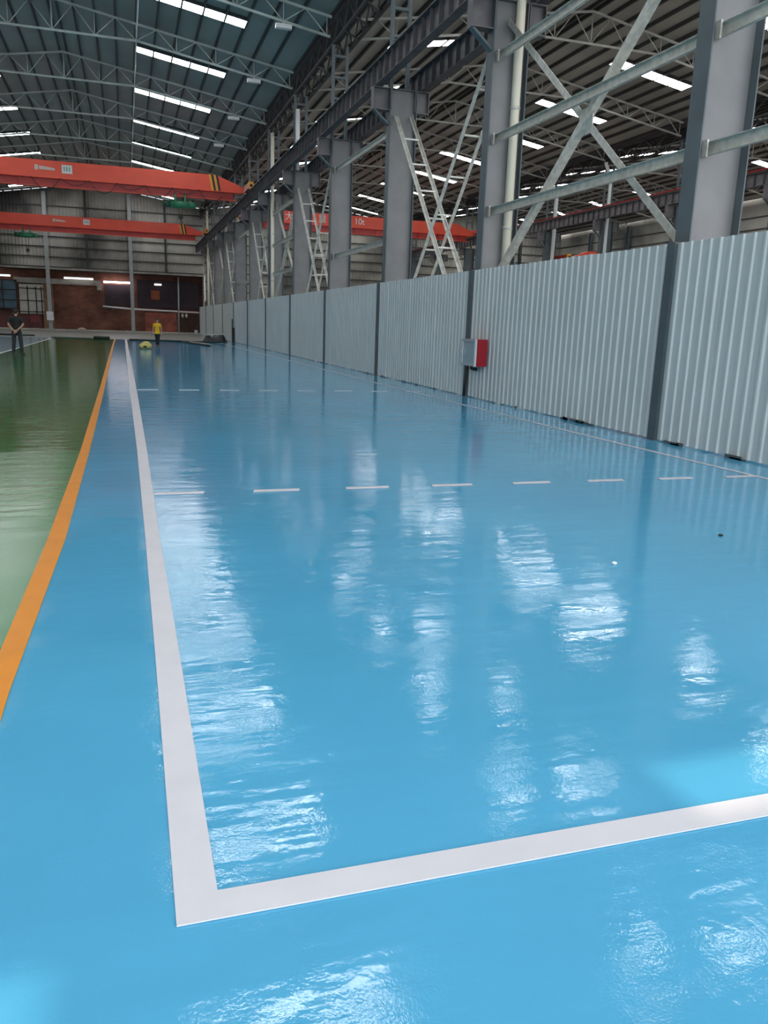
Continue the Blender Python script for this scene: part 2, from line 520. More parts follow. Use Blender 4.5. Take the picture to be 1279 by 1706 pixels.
# ================================================================== SETTING: gable wall at the far end, side walls
WY = 86.3
def gable(x0, x1, z0, hall, m, name):
    b = MB()
    rx = RIDGE + SPAN * hall
    pitch = 0.30
    n = int((x1 - x0) / pitch)
    front, back = [], []
    for i in range(n + 1):
        x = x0 + (x1 - x0) * i / n
        for dx, d in ((0, 0), (.06, -.035), (.12, -.035), (.18, 0)):
            if x + dx <= x1 + 1e-6:
                front.append((x + dx, WY + d))
    v = []
    for x, y in front:
        v += [(x, y, z0), (x, y, roof_z(x, hall) - .02)]
    f = [(2 * i, 2 * i + 2, 2 * i + 3, 2 * i + 1) for i in range(len(front) - 1)]
    b.add(v, f)
    b.box(x0, x1, WY + .01, WY + .06, z0, 12.2)
    return struct(b.build(name, m))
wb = gable(-12.41, 7.85, 5.86, 0, WALL_SHEET, 'wall_back')
wb1 = gable(7.85, 28.0, 3.3, 1, WALL_SHEET_R, 'wall_back')
wb2 = gable(28.0, 48.2, 3.3, 2, WALL_SHEET_R, 'wall_back')
for (p, xa, xb, zs) in ((wb, -12.4, 7.7, 5.96), (wb1, 7.9, 27.8, 3.4), (wb2, 28.0, 48.0, 3.4)):
    i = 0
    while zs + .93 * i < 12.0:
        z = zs + .93 * i
        member('girt', 'box', (.10, .09), (xa, WY - .09, z), (xb, WY - .09, z), GIRT_DK, p)
        i += 1
def hpost(name, x, y, z0, z1, m, parent, w_=.26, d_=.30):
    b = MB()
    b.box(x - w_ / 2, x + w_ / 2, y - d_ / 2, y - d_ / 2 + .02, z0, z1)
    b.box(x - w_ / 2, x + w_ / 2, y + d_ / 2 - .02, y + d_ / 2, z0, z1)
    b.box(x - .012, x + .012, y - d_ / 2, y + d_ / 2, z0, z1)
    return b.build(name, m, parent)
for x in (-6.95, .72):
    hpost('wall_post', x, WY - .32, 0, roof_z(x) - .35, POST_LT, wb, .34)
for x in (-11.1, -3.3, 4.05):
    hpost('wall_post', x, WY - .25, 5.9, roof_z(x) - .35, GIRT_DK, wb, .2)
for x in (13.2, 17.8, 22.6):
    hpost('wall_post', x, WY - .25, 0, roof_z(x, 1) - .35, GIRT_DK, wb1, .25)
for x in (33, 38, 43):
    hpost('wall_post', x, WY - .25, 0, roof_z(x, 2) - .35, GIRT_DK, wb2, .25)
# sooty recess under the sheeting: brick wall, soffit, lintel
lw = struct(MB().box(-12.6, 7.75, 87.6, 87.9, 0, 6.2).build('wall_back_lower', BRICK))
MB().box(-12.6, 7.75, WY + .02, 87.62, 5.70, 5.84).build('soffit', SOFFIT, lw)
MB().box(-12.6, 7.75, WY - .12, WY + .08, 5.74, 5.90).build('edge_beam', PLASTER, lw)
MB().box(-10.2, -2.25, 87.3, 87.62, 4.42, 4.92).build('lintel', PLASTER, lw)
MB().box(-2.6, -2.15, 87.2, 87.62, 4.0, 4.6).build('lintel_end', PLASTER, lw)
MB().box(-7.7, -6.7, 87.52, 87.62, 0.1, 4.4).build('pier', mat('buff_brick', (.30, .17, .10), .9, noise=.3, nscale=1.5), lw)
MB().box(1.9, 5.0, 87.54, 87.62, 0.1, 2.0).build('red_brick_infill', mat('red_brick_infill', (.34, .10, .07), .9, noise=.35, nscale=1.4), lw)
MB().box(-12.5, -7.9, 87.5, 87.62, 0.05, 1.75).build('low_panel', MAROON, lw)
MB().box(-8.9, -8.1, 87.38, 87.5, 0.7, 1.45).build('red_drum_end', mat('faded_red', (.22, .04, .04), .6), lw)
# dark slabs: shade of openings put into their colour, above and below the pipe
MB().box(-1.9, .55, 87.5, 87.62, 2.6, 4.6).build('dark_opening', mat('opening_shade', (.035, .022, .03), .8, noise=.2), lw)
MB().box(1.2, 7.4, 87.5, 87.62, 2.5, 5.2).build('dark_opening', mat('opening_shade', (.035, .022, .03), .8, noise=.2), lw)
MB().box(2.56, 3.4, 87.44, 87.5, 3.3, 4.2).build('orange_lit_opening', mat('lit_opening_orange', (.30, .08, .03), .8, noise=.3), lw)  # flat board, glow of a lit opening put into its orange
MB().box(5.4, 7.4, 87.5, 87.62, .05, 1.95).build('dark_opening', mat('opening_shade_brown', (.07, .035, .025), .8, noise=.3), lw)
struct(MB().box(-12.6, 7.6, 86.9, 87.5, 0, .12).build('baseboard_back', mat('pale_kerb', (.50, .45, .36), .8, noise=.2)))
struct(MB().box(7.70, 7.84, 86.37, 87.9, 0, 6.2).build('wall_recess_side', PLASTER))
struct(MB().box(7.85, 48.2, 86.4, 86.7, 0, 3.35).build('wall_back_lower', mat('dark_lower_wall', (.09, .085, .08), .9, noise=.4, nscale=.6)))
wr = struct(MB().box(48.2, 48.4, Y0, 86.6, 0, 12.3).build('wall_right', WALL_SHEET))
for i in range(9):
    member('girt', 'box', (.10, .09), (48.14, 10, 3.4 + .93 * i), (48.14, 86.2, 3.4 + .93 * i), GIRT_DK, wr)
for k in range(3, 11):
    hpost('wall_post', 47.95, Yk(k), 0, 11.9, STEEL_DK, wr, .3)
struct(MB().box(-12.75, -12.41, Y0, 87.9, 0, 12.22).build('wall_left', WALL_SHEET))
# window and pale door at the left end of the recess
wn = struct(MB().box(-12.5, -9.95, 87.3, 87.36, 1.95, 4.6).build('window_1', BLUEGLASS))
for x in (-12.45, -11.2, -9.97):
    MB().box(x - .06, x + .06, 87.24, 87.32, 1.9, 4.65).build('mullion', BLACK, wn)
for z in (1.95, 2.75, 3.7, 4.6):
    MB().box(-12.5, -9.93, 87.22, 87.3, z - .05, z + .05).build('glazing_bar', BLACK, wn)
dr = struct(MB().box(-9.75, -7.6, 87.3, 87.36, 1.5, 4.3).build('door_1', BOARD_W))
for x in (-9.0, -8.25, -7.75):
    MB().box(x - .05, x + .05, 87.22, 87.3, 1.45, 4.1).build('door_bar', BLACK, dr)
for z in (1.7, 2.75, 3.9):
    MB().box(-9.75, -7.55, 87.22, 87.3, z - .04, z + .04).build('door_rail', BLACK, dr)

# ================================================================== columns
def make_column(loc, label, group, mt, mt_f, steps=True):
    t = thing('steel_column', label, 'column', loc, 0, group)
    a, d = .405, .16       # half depth, half flange width
    MB().box(-a, -a + .022, -d, d, 0, 8.08).build('flange', mt_f, t)
    MB().box(a - .022, a, -d, d, 0, 8.08).build('flange', mt_f, t)
    MB().box(-a + .022, a - .022, -.008, .008, 0, 8.08).build('web', mt, t)
    MB().box(-a, a + .08, -d - .08, d + .08, 0, .025).build('base_plate', mt_f, t)
    # crane bracket through the column: each arm a part, its plates sub-parts
    for x0, x1, xe in ((-.88, -a, -.90), (a, .76, .76)):
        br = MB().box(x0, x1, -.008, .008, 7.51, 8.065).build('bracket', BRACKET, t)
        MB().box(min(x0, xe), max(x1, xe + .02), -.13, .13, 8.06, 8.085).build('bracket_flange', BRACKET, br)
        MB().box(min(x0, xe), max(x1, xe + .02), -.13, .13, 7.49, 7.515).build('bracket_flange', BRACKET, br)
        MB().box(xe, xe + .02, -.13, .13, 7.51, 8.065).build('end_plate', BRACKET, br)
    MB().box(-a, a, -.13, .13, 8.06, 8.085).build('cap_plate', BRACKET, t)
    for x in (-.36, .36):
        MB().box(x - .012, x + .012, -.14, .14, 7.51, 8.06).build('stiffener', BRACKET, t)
    MB().prism([(-.88, 7.49), (-.80, 7.49), (-a, 7.16), (-a, 7.10)], 'y', -.09, .09).build('knee_brace', STEEL_DK, t)
    # upper column: two light posts with ties
    for x in (-.36, .14):
        MB().box(x - .05, x + .05, -.06, .06, 8.085, 11.2).build('upper_post', mt_f, t)
    for z in (8.75, 9.45, 10.15, 10.85):
        MB().box(-.31, .09, -.05, .05, z - .04, z + .04).build('tie', mt_f, t)
    return t

LBL0 = ['broad grey steel column rising from the fence, one bay before the red cabinet',
        'grey steel column carrying the red cabinet, cream pipe in its web']
def col_label(k):
    return LBL0[k] if k < 2 else 'grey steel column behind the white fence, %s past the red cabinet' % ORD[k - 2]
proto = make_column((XC, Yk(0), 0), col_label(0), 'columns along the white fence', STEEL, STEEL_DK)
for k in range(1, 11):
    copy_thing(proto, (XC, Yk(k), 0), col_label(k))
proto2 = make_column((XC + SPAN, Yk(3), 0), 'dark column in the far row across the next bay, first along it', 'columns of the far row', STEEL_DK, POST_DK)
for k in range(4, 11):
    copy_thing(proto2, (XC + SPAN, Yk(k), 0), 'dark column in the far row across the next bay, %s along it' % ORD[k - 3])

# ================================================================== crane runway beams and rails
def runway(x, label, ya, yb, zb=8.09, stiff=True):
    t = thing('runway_beam', label, 'crane beam', (x, ya, 0), 0, 'crane runway beams')
    L = yb - ya
    MB().box(-.15, .15, 0, L, zb + .56, zb + .585).build('top_flange', RUNWAY, t)
    MB().box(-.12, .12, 0, L, zb, zb + .022).build('bottom_flange', RUNWAY, t)
    MB().box(-.007, .007, 0, L, zb + .022, zb + .56).build('web', RUNWAY_WEB, t)
    MB().prism([(-.05, zb + .585), (.05, zb + .585), (.02, zb + .61), (.035, zb + .67), (-.035, zb + .67), (-.02, zb + .61)], 'y', 0, L).build('rail', LATTICE, t)
    if stiff:
        me = MB().box(-.115, .115, -.006, .006, zb + .022, zb + .56).mesh('stiffener', RUNWAY)
        n = int(L / .58)
        for i in range(n + 1):
            link('stiffener', me, t, Matrix.Translation((0, .05 + (L - .1) * i / n, 0)))
    return t
runway(7.07, 'dark runway beam on the hall side of the column brackets', 3.0, WY - .1)
runway(8.45, 'dark runway beam on the outer side of the column brackets', 3.0, WY - .1)
runway(XC + SPAN - .75, 'dark runway beam with red rail on the far column row', 24, WY - .1)
member('rail_line', 'tube', (.035, 6), (0, 0, 8.80), (0, WY - 24.1, 8.80), RED_DK, bpy.data.objects['runway_beam.002'])
runway(-12.1, 'dark runway beam along the far side wall of the hall', 30, WY - .1, stiff=False)
runway(28.65, 'low dark runway beam behind the far column row', 30, WY - .1, zb=5.55, stiff=False)
runway(47.3, 'low dark runway beam along the outermost wall', 30, WY - .1, zb=5.55, stiff=False)

# ================================================================== eave lattice girders over the column row
def eave(k, row):
    x0 = XC + SPAN * row
    side = 'above the white fence' if row == 0 else 'above the far column row'
    t = thing('lattice_girder', 'dark lattice girder under the roof valley %s, %s bay' % (side, ORD[k - 1]), 'girder', (x0, Yk(k), 0), 0, 'valley lattice girders')
    nx = 10 if row == 0 else 6
    B = BAY if k < 10 else BAY - .3      # the last bay stops at the gable wall
    for x in (-.36, .36):
        for z in (11.25, 12.0):
            member('chord', 'box', (.09, .09), (x, .03, z), (x, B - .03, z), LATTICE, t)
        for i in range(nx):
            a, b = .03 + (B - .06) * i / nx, .03 + (B - .06) * (i + 1) / nx
            za, zb = (11.25, 12.0) if i % 2 == 0 else (12.0, 11.25)
            member('diagonal', 'box', (.05, .05), (x, a, za), (x, b, zb), LATTICE, t)
    for i in range(0, nx, 2):
        member('cross_tie', 'box', (.05, .05), (-.36, .05 + (B - .1) * i / nx, 11.25), (.36, .05 + (B - .1) * (i + 1) / nx, 11.25), LATTICE, t)
    return t
for k in range(1, 11):
    eave(k, 0)
for k in range(3, 11):
    eave(k, 1)

# ================================================================== roof trusses
def truss(hall, k, m, label, group):
    rx = RIDGE + SPAN * hall
    t = thing('roof_truss', label, 'truss', (rx, Yk(k), 0), 0, group)
    H = 9.72
    def top(u): return 13.66 - .1625 * abs(u)
    def bot(u):
        u = abs(u)
        return 12.52 if u <= 3.2 else 12.52 - (u - 3.2) * (1.07 / 6.45)
    for s in (-1, 1):
        member('top_chord', 'box', (.075, .075), (0, 0, top(0)), (s * H, 0, top(H)), m, t)
        member('bottom_chord', 'tube', (.05, 8), (s * 3.2, 0, bot(3.2)), (s * (H - .05), 0, bot(H - .05)), m, t)
        us = [0, 1.6, 3.2, 4.8, 6.4, 8.0, 9.55]
        for i, u in enumerate(us):
            if i and (i % 2 == 0 or k < 6):
                member('vertical', 'tube', (.017, 6), (s * u, 0, bot(u)), (s * u, 0, top(u)), m, t)
            if i < len(us) - 1:
                um = (u + us[i + 1]) / 2
                member('diagonal', 'tube', (.020, 6), (s * u, 0, bot(u)), (s * um, 0, top(um)), m, t)
                member('diagonal', 'tube', (.020, 6), (s * um, 0, top(um)), (s * us[i + 1], 0, bot(us[i + 1])), m, t)
    member('bottom_chord', 'tube', (.05, 8), (-3.2, 0, bot(0)), (3.2, 0, bot(0)), m, t)
    member('vertical', 'tube', (.03, 6), (0, 0, bot(0)), (0, 0, top(0)), m, t)
    return t
for k in range(3, 11):
    truss(0, k, TRUSS, 'pale steel truss under the blue-grey roof, %s counting inward' % ORD[k - 3], 'trusses of the blue-grey roof')
for k in range(2, 11):
    truss(1, k, TRUSS_R, 'beige steel truss under the brownish roof beyond the fence, %s counting inward' % ORD[k - 2], 'trusses of the brownish roof')
for k in range(4, 10):
    truss(2, k, TRUSS_R, 'beige steel truss under the outermost roof past the far columns, %s inward' % ORD[k - 4], 'trusses of the outermost roof')
# long sag rod along the hall under the roof, small lamps on the trusses
tag(member('tie_rod', 'tube', (.03, 8), (.85, Yk(3) - 4, 12.58), (.85, WY - .3, 12.58), TRUSS),
    'long thin rod running the length of the blue-grey roof beside the skylights', 'rod')
def lamp(k, u, hall=0):
    x = RIDGE + u + SPAN * hall
    zb = 12.52 - (abs(u) - 3.2) * (1.07 / 6.45)
    t = thing('roof_lamp', 'small pale lamp clamped under the %s truss of the blue-grey roof' % ORD[k - 3], 'lamp', (x, Yk(k), zb), 0, 'roof lamps')
    MB().box(-.28, .28, -.10, .10, -.24, -.10).build('lamp_body', WHITE, t)
    MB().box(-.04, .04, -.03, .03, -.11, 0).build('bracket', TRUSS, t)
for k in (3, 4, 5, 6):
    lamp(k, 8.0)

# ================================================================== bracing between columns
BN = ['from the cabinet toward the front', 'just past the red cabinet'] + ['%s bay past the red cabinet' % o for o in ORD[1:]]
def laced(k):
    t = thing('laced_brace', 'galvanised ladder-like cross brace between fence columns, %s' % BN[k], 'brace', (XC, Yk(k), 0), 0, 'ladder-like braces')
    b1, b2 = (0.12, 7.40), (BAY - .12, .35)
    for (y0, z0, y1, z1) in ((.12, .35, BAY - .12, 7.40), (.12, 7.40, BAY - .12, .35)):
        e = .03 if z1 > z0 else -.03
        for x in (-.25, .22):
            member('brace_rail', 'L', (.085, .085, .012), (x + e, y0, z0), (x + e, y1, z1), GALV2, t)
        n = 9
        for i in range(1, n):
            f = (i + .0) / n
            y, z = y0 + (y1 - y0) * f, z0 + (z1 - z0) * f
            member('rung', 'box', (.04, .04), (-.25 + e, y, z), (.22 + e, y, z), GALV2, t)
    return t
for k in (1, 3, 5, 7, 9):
    laced(k)
def xbrace(k):
    t = thing('cross_brace', 'galvanised angle cross brace between fence columns, %s' % BN[k], 'brace', (XC, Yk(k), 0), 0, 'angle cross braces')
    # drawn in two halves each, with a gusset at the crossing
    p = [(0.05, 2.45), (BAY - .05, 7.70)]
    r_ = [(0.05, 7.70), (BAY - .05, 2.45)]
    for (a, b) in (p, r_):
        member('brace_angle', 'L', (.13, .13, .012), (.02 if a is p[0] else -.06, *a), (.02 if a is p[0] else -.06, *b), GALV, t, (1, 0, 0))
    MB().box(-.05, -.03, BAY / 2 - .22, BAY / 2 + .22, 4.86, 5.30).build('gusset_plate', GALV, t)
    return t
for k in (0, 4, 8):
    xbrace(k)
GZ = [('lower', 3.97), ('middle', 5.42), ('upper', 7.02)]
for k in (-1, 0, 2, 4, 6):
    for nm, z in GZ:
        if k in (2, 6) and nm == 'middle':
            continue
        where = 'ahead of the broad column' if k == -1 else 'crossing ' + ('the bay ' + BN[k])
        t = thing('girt', '%s galvanised rail between fence columns, %s' % (nm, 'ahead of the broad column' if k == -1 else BN[k]), 'rail', (XC, Yk(k), z), 0, 'galvanised rails between columns')
        member('channel', 'C', (.07, .17, .008), (-.21, .03, 0), (-.21, BAY - .03, 0), GALV, t, (0, 0, 1))
        for y in (.03, BAY - .13):
            MB().box(-.275, -.247, y, y + .10, -.11, .11).build('cleat', GALV, t)

# ================================================================== fence of profiled sheets
fence = thing('sheet_fence', 'long white corrugated sheet fence with dark posts along the blue floor', 'fence', (7.30, 0, 0))
FH = 2.74
W_S = (BAY - .17) / 7
def sheet_mesh(h):
    b = MB()
    n = 5
    p = W_S / n
    prof = []
    for i in range(n):
        y = p * i
        d = .024 if i else .032
        prof += [(0, y), (0, y + p * .5 - .030), (-d, y + p * .5 - .016), (-d, y + p * .5 + .016), (0, y + p * .5 + .030)]
    prof.append((0, W_S))
    back = [(x + .006, y) for x, y in prof][::-1]
    b.prism(prof + back, 'z', .02, h)
    me = b.mesh('sheet', SHEET)
    return me
sm = [sheet_mesh(FH), sheet_mesh(FH + .004), sheet_mesh(FH - .003)]
for k in range(-2, 11):
    for i in range(7):
        y = Yk(k) + .085 + W_S * i
        link('sheet', sm[(k * 3 + i * 5) % 3], fence, Matrix.Translation((.004 * (i % 2), y, 0)))
    MB().box(-.05, .11, Yk(k) - .085, Yk(k) + .085, 0, FH + .01).build('post', POST_DK, fence)
    member('rear_rail', 'box', (.05, .05), (.06, Yk(k) + .09, 2.45), (.06, Yk(k + 1) - .09, 2.45), GALV, fence)
    member('rear_rail', 'box', (.05, .05), (.06, Yk(k) + .09, .45), (.06, Yk(k + 1) - .09, .45), GALV, fence)
MB().box(-.05, .11, Yk(11) - .085, Yk(11) + .085, 0, FH + .01).build('post', POST_DK, fence)
rnd = random.Random(11)
for i in range(46):          # ragged scraps of sealant and dark gaps along the foot of the sheets
    y = rnd.uniform(7, 32)
    L = rnd.uniform(.05, .3)
    MB().box(-.045, -.033, y, y + L, 0.0, rnd.uniform(.015, .05)).build('foot_scrap', POST_DK if i % 3 else SHEET, fence)
gp = thing('gate_post', 'short black upright against the far fence, pale tape on its upper half', 'post', (7.16, 57.9, 0))
MB().box(-.09, .09, -.10, .10, 0, 1.0).build('lower_half', RUBBER, gp)
MB().box(-.09, -.03, -.05, .09, 1.0, 1.6).build('upper_half', RUBBER, gp)

# fire cabinet on the post
fc = thing('fire_cabinet', 'red hose cabinet with silver glazed door on a dark fence post', 'cabinet', (7.24, 16.07, 0.72))
MB().box(-.24, 0, -.36, .40, 0, .56).build('body', CAB_RED, fc)
fd = MB().box(-.255, -.24, -.30, .34, .05, .51).build('door', GLASSY, fc)
MB().box(-.27, -.24, -.36, -.30, 0, .56).build('frame_bar', WHITE, fd)
MB().box(-.27, -.24, .34, .40, 0, .56).build('frame_bar', ALU, fd)
MB().box(-.27, -.24, -.30, .34, 0, .05).build('frame_bar', ALU, fd)
MB().box(-.27, -.24, -.30, .34, .51, .56).build('frame_bar', ALU, fd)
MB().box(-.30, -.27, .30, .33, .24, .34).build('handle', ALU, fd)
MB().tube([(-.14, .1, .02), (-.14, .1, -.06), (-.05, .12, -.08), (.0, .12, -.08)], .035, 8).build('inlet_pipe', RUBBER, fc, True)
for y in (-.2, .25):
    MB().box(0, .009, y - .03, y + .03, .1, .46).build('mounting_strap', POST_DK, fc)
tag(MB().tube([(7.22, 16.78, .02), (7.20, 16.72, .3), (7.22, 16.70, .68)], .03, 8).build('cable', RUBBER, None, True),
    'short black pipe running down the post below the red cabinet', 'pipe')

# downpipes
def downpipe(loc, z0, z1, label, r=.095, elbow=True, m=CREAM):
    t = thing('downpipe', label, 'pipe', loc, 0, 'rainwater downpipes')
    pts = [(0, 0, z0), (0, 0, z1)]
    if elbow:
        pts += [(-.02, 0, z1 + .1), (-.38, 0, z1 + .75), (-.42, 0, z1 + .9)]
    MB().tube(pts, r, 12).build('pipe', m, t, True)
    z = z0 + 1.2
    while z < z1:
        MB().tube([(0, 0, z - .03), (0, 0, z + .03)], r + .012, 12).build('clip', GALV, t, True)
        z += 2.4
    return t
downpipe((XC + .185, Yk(1) - .13, 0), .05, 11.0, 'cream downpipe in the web of the column with the red cabinet')
downpipe((XC - .28, Yk(4) - .16, 0), 8.12, 10.6, 'white downpipe on the third column past the red cabinet', elbow=False, m=WHITE)
downpipe((XC - .22, Yk(5) - .25, 0), .05, 11.0, 'cream downpipe on the fourth column past the red cabinet', elbow=False)
downpipe((XC - .30, Yk(10) - .28, 0), .05, 11.6, 'cream downpipe on the last column before the gable wall', elbow=False)
downpipe((XC + SPAN - .2, Yk(5) - .3, 0), .05, 10.4, 'pale downpipe with slanted head on the far row, its third column', m=WHITE)
downpipe((XC + SPAN + .1, Yk(6) - .3, 0), .05, 10.2, 'pale downpipe with slanted head on the far row, its fourth column', r=.13, m=WHITE)
downpipe((XC + SPAN + .1, Yk(4) - .3, 0), .05, 10.2, 'pale downpipe with slanted head on the far row, its second column', m=WHITE)

# ================================================================== overhead cranes
def crane(xl, xr, y, zrail, label, logo=True, stripes=True, deep=.86, right_taper=True):
    t = thing('overhead_crane', label, 'crane', (xl, y, zrail), 0, 'red overhead cranes')
    W = xr - xl
    b = -.15                       # underside of the box
    h = deep
    tp = 1.9
    MB().prism([(.35, b), (W - .35, b), (W - .35, b + .30), (W - tp, b + h), (tp, b + h), (.35, b + .30)], 'y', -.28, .28).build('box_girder', RED, t)
    MB().box(.5, W - .5, -.30, .30, b - .02, b).build('girder_lip', RED, t)
    MB().box(.9, W - .9, -.06, .06, b - .40, b - .02).build('hoist_web', RED_DK, t)
    MB().box(.7, W - .7, -.17, .17, b - .44, b - .40).build('hoist_flange', RED, t)
    for x in [1.6 + (W - 3.2) * i / 9 for i in range(10)]:
        MB().box(x - .012, x + .012, -.16, .16, b - .40, b - .02).build('web_stiffener', RED_DK, t)
    for x in (.02, W - .02):
        ec = MB().box(x - .14, x + .14, -.85, .85, .06, .36).build('end_carriage', RED_DK, t)
        for yy in (-.98, .85):
            MB().box(x - .14, x + .14, yy, yy + .13, .02, .40).build('buffer_plate', YELLOW, ec)
            MB().tube([(x, yy + (.13 if yy > 0 else 0), .2), (x, yy + (.20 if yy > 0 else -.07), .2)], .07, 10).build('buffer', BLACK, ec, True)
        for yy in (-.6, .6):
            MB().tube([(x - .05, yy, .13), (x + .05, yy, .13)], .13, 12).build('wheel', BLACK, ec, True)
    if stripes:
        for sx, dx in ((W - 2.3, 0), (1.7, 0)):
            for i, m in enumerate((YELLOW, BLACK, YELLOW, BLACK)):
                x = sx + .13 * i
                MB().prism([(x, b + h), (x + .12, b + h), (x + .27, b + .02), (x + .15, b + .02)], 'y', -.285, -.279).build('hazard_stripe', m, t)
    return t
LX0, LX1 = -12.1, 7.07
ZR = 8.76
c1 = crane(LX0, LX1, 49.2, ZR, 'nearer red single-girder crane spanning the hall over the green lane')
c2 = crane(LX0, LX1, 76.0, ZR + .1, 'further red single-girder crane spanning the hall by the sooty gable wall')
def crane_marks(c, xlogo, xplate, s=1.0):
    b = MB(); x = xlogo - LX0
    b.box(x, x + .18, -.287, -.281, .20, .46)
    o = b.build('logo', DECAL, c)
    MB().prism([(x + .22, .24), (x + 1.0, .22), (x + 1.0, .34), (x + .22, .42)], 'y', -.287, -.281).build('logo_lettering', DECAL, c)
    x = xplate - LX0
    MB().box(x, x + .52, -.287, -.281, .12, .54).build('plate', WHITE, c)
    for i in range(3):
        MB().box(x + .09 + .13 * i, x + .16 + .13 * i, -.291, -.287, .22, .46).build('plate_print', mat('plate_print', (.25, .33, .25), .6), c)
crane_marks(c1, -4.3, -2.95)
crane_marks(c2, -5.5, -3.1)
# the cable of the nearer crane, looping below its girder
fest = []
for i in range(7):
    xa, xb = -4.5 + 1.45 * i, -4.5 + 1.45 * (i + 1)
    for j in range(8):
        f = j / 8
        fest.append((xa + (xb - xa) * f, 48.85, 8.62 - .62 * 4 * f * (1 - f) * (.5 if i % 2 else 1)))
MB().tube([(x - LX0, y - 49.2, z - ZR) for x, y, z in fest], .018, 6).build('festoon_cable', RUBBER, c1, True)

def hoist(x, y, z, label, drop):
    t = thing('electric_hoist', label, 'hoist', (x, y, z), 0, 'green crane hoists')
    MB().tube([(-.55, 0, -.42), (.45, 0, -.42)], .22, 14).build('drum', GREEN_HOIST, t, True)
    MB().tube([(.45, 0, -.42), (.85, 0, -.42)], .17, 12).build('motor', GREEN_HOIST, t, True)
    MB().tube([(-.95, 0, -.42), (-.55, 0, -.42)], .19, 12).build('gearbox', mat('dark_green', (.012, .07, .04), .5), t, True)
    for xx in (-.3, .25):
        MB().box(xx - .05, xx + .05, -.22, -.19, -.3, .10).build('trolley_plate', GREEN_HOIST, t)
        MB().box(xx - .05, xx + .05, .19, .22, -.3, .10).build('trolley_plate', GREEN_HOIST, t)
        for yy in (-.15, .15):
            MB().tube([(xx, yy - .03, .075), (xx, yy + .03, .075)], .07, 10).build('trolley_wheel', BLACK, t, True)
    for xx in (-.12, .12):
        MB().tube([(xx, 0, -.6), (xx * .5, 0, -drop)], .014, 6).build('rope', RUBBER, t)
    MB().box(-.12, .12, -.07, .07, -drop - .25, -drop).build('hook_block', RUBBER, t)
    MB().tube([(0, 0, -drop - .25), (0, 0, -drop - .38), (.09, 0, -drop - .46), (.02, 0, -drop - .54), (-.08, 0, -drop - .48)], .028, 8).build('hook', BLACK, t, True)
    return t
hoist(3.2, 49.2, ZR - .55, 'green hoist under the nearer red crane by the column row', .95)
hoist(-7.6, 76.0, ZR - .45, 'green hoist under the further red crane, away from the fence', 1.5)

c3 = crane(8.45, 27.22, 62.5, ZR + .1, 'red crane lettered 10t in the next hall beyond the fence', stripes=False)
rot = (R(90), 0, 0)
text_part('10t', .62, 'lettering', WHITE, c3, (17.35 - 8.45, -.285, .30), rot)
for ch, x in (('大', 10.8), ('方', 12.1), ('重', 13.35)):
    o = text_part(ch, .66, 'lettering', WHITE, c3, (x + 1.1 - 8.45, -.285, .30), rot)
c4 = crane(28.65, 47.3, 51.0, 6.22, 'low red crane with white characters past the far column row', stripes=False)
for i, ch in enumerate('起重设备'):
    text_part(ch, .5, 'lettering', WHITE, c4, (2.1 + .95 * i, -.285, .28), rot)
hoist(33.8, 51.0, 6.22 - .55, 'green hoist under the low red crane past the far columns', 1.0)

# ================================================================== things along the gable wall
def tube_lamp(x0, x1, z, m, label, y=87.0):
    t = thing('tube_lamp', label, 'lamp', ((x0 + x1) / 2, y, z), 0, 'tube lamps in the sooty recess')
    L = (x1 - x0) / 2
    MB().tube([(-L, 0, 0), (L, 0, 0)], .075, 8).build('tube', m, t, True)
    MB().box(-L, L, -.05, .05, .07, .14).build('fitting', WHITE, t)
    for s in (-.7, .7):
        MB().tube([(L * s, 0, .14), (L * s, 0, 5.70 - z)], .012, 6).build('hanger', BLACK, t)
tube_lamp(-1.95, .75, 4.82, TUBE_HOT, 'bright white tube lamp in the recess beside the middle wall post')
tube_lamp(-5.6, -2.9, 5.02, TUBE_DIM, 'dim tube lamp above the pale lintel')
tube_lamp(2.9, 3.6, 4.78, TUBE_DIM, 'short tube lamp above the orange-lit opening')
tube_lamp(-12.3, -10.4, 5.0, TUBE_DIM, 'tube lamp above the blue window')
pp = thing('wall_pipe', 'pale pipe running level across the sooty brick wall', 'pipe', (0, 86.85, 0))
MB().tube([(-2.1, 0, 2.46), (.4, 0, 2.30), (7.4, 0, 2.16)], .085, 10).build('pipe', WHITE, pp, True)
for x in (-1.2, 2.2, 4.4, 6.6):
    MB().box(x - .03, x + .03, 0, .70, 2.15, 2.23).build('pipe_bracket', GIRT_DK, pp)
vp = thing('wall_pipe', 'pale upright pipe on the dark brick near the fence end', 'pipe', (5.2, 86.7, 0))
MB().tube([(0, 0, 0), (.05, 0, 5.6)], .08, 10).build('pipe', POST_LT, vp, True)
MB().box(-.14, .14, -.14, .14, 0, .06).build('pipe_foot', POST_LT, vp)
bx = thing('switch_box', 'white box on the wall post left of the brick bay', 'box', (-6.95, WY - .56, .95))
MB().box(-.30, .30, -.12, .08, 0, .82).build('case', WHITE, bx)
MB().box(-.25, .25, -.135, -.12, .05, .77).build('box_door', WHITE, bx)
MB().box(.17, .21, -.16, -.135, .35, .47).build('latch', BLACK, bx)
for x, s in ((5.62, 'beside the upright pipe'), (6.02, 'one step from the upright pipe')):
    t = thing('wall_lantern', 'small cream lantern on dark brick, ' + s, 'lantern', (x, 87.35, 1.62), 0, 'cream lanterns')
    MB().ball((0, 0, .20), (.13, .12, .22), 10, 6).build('shade', CREAM, t, True)
    MB().box(-.05, .05, 0, .14, .15, .25).build('bracket', BLACK, t)
bk = thing('bucket', 'white bucket on grey screed by the fence end', 'bucket', (6.75, 84.6, 0.003))
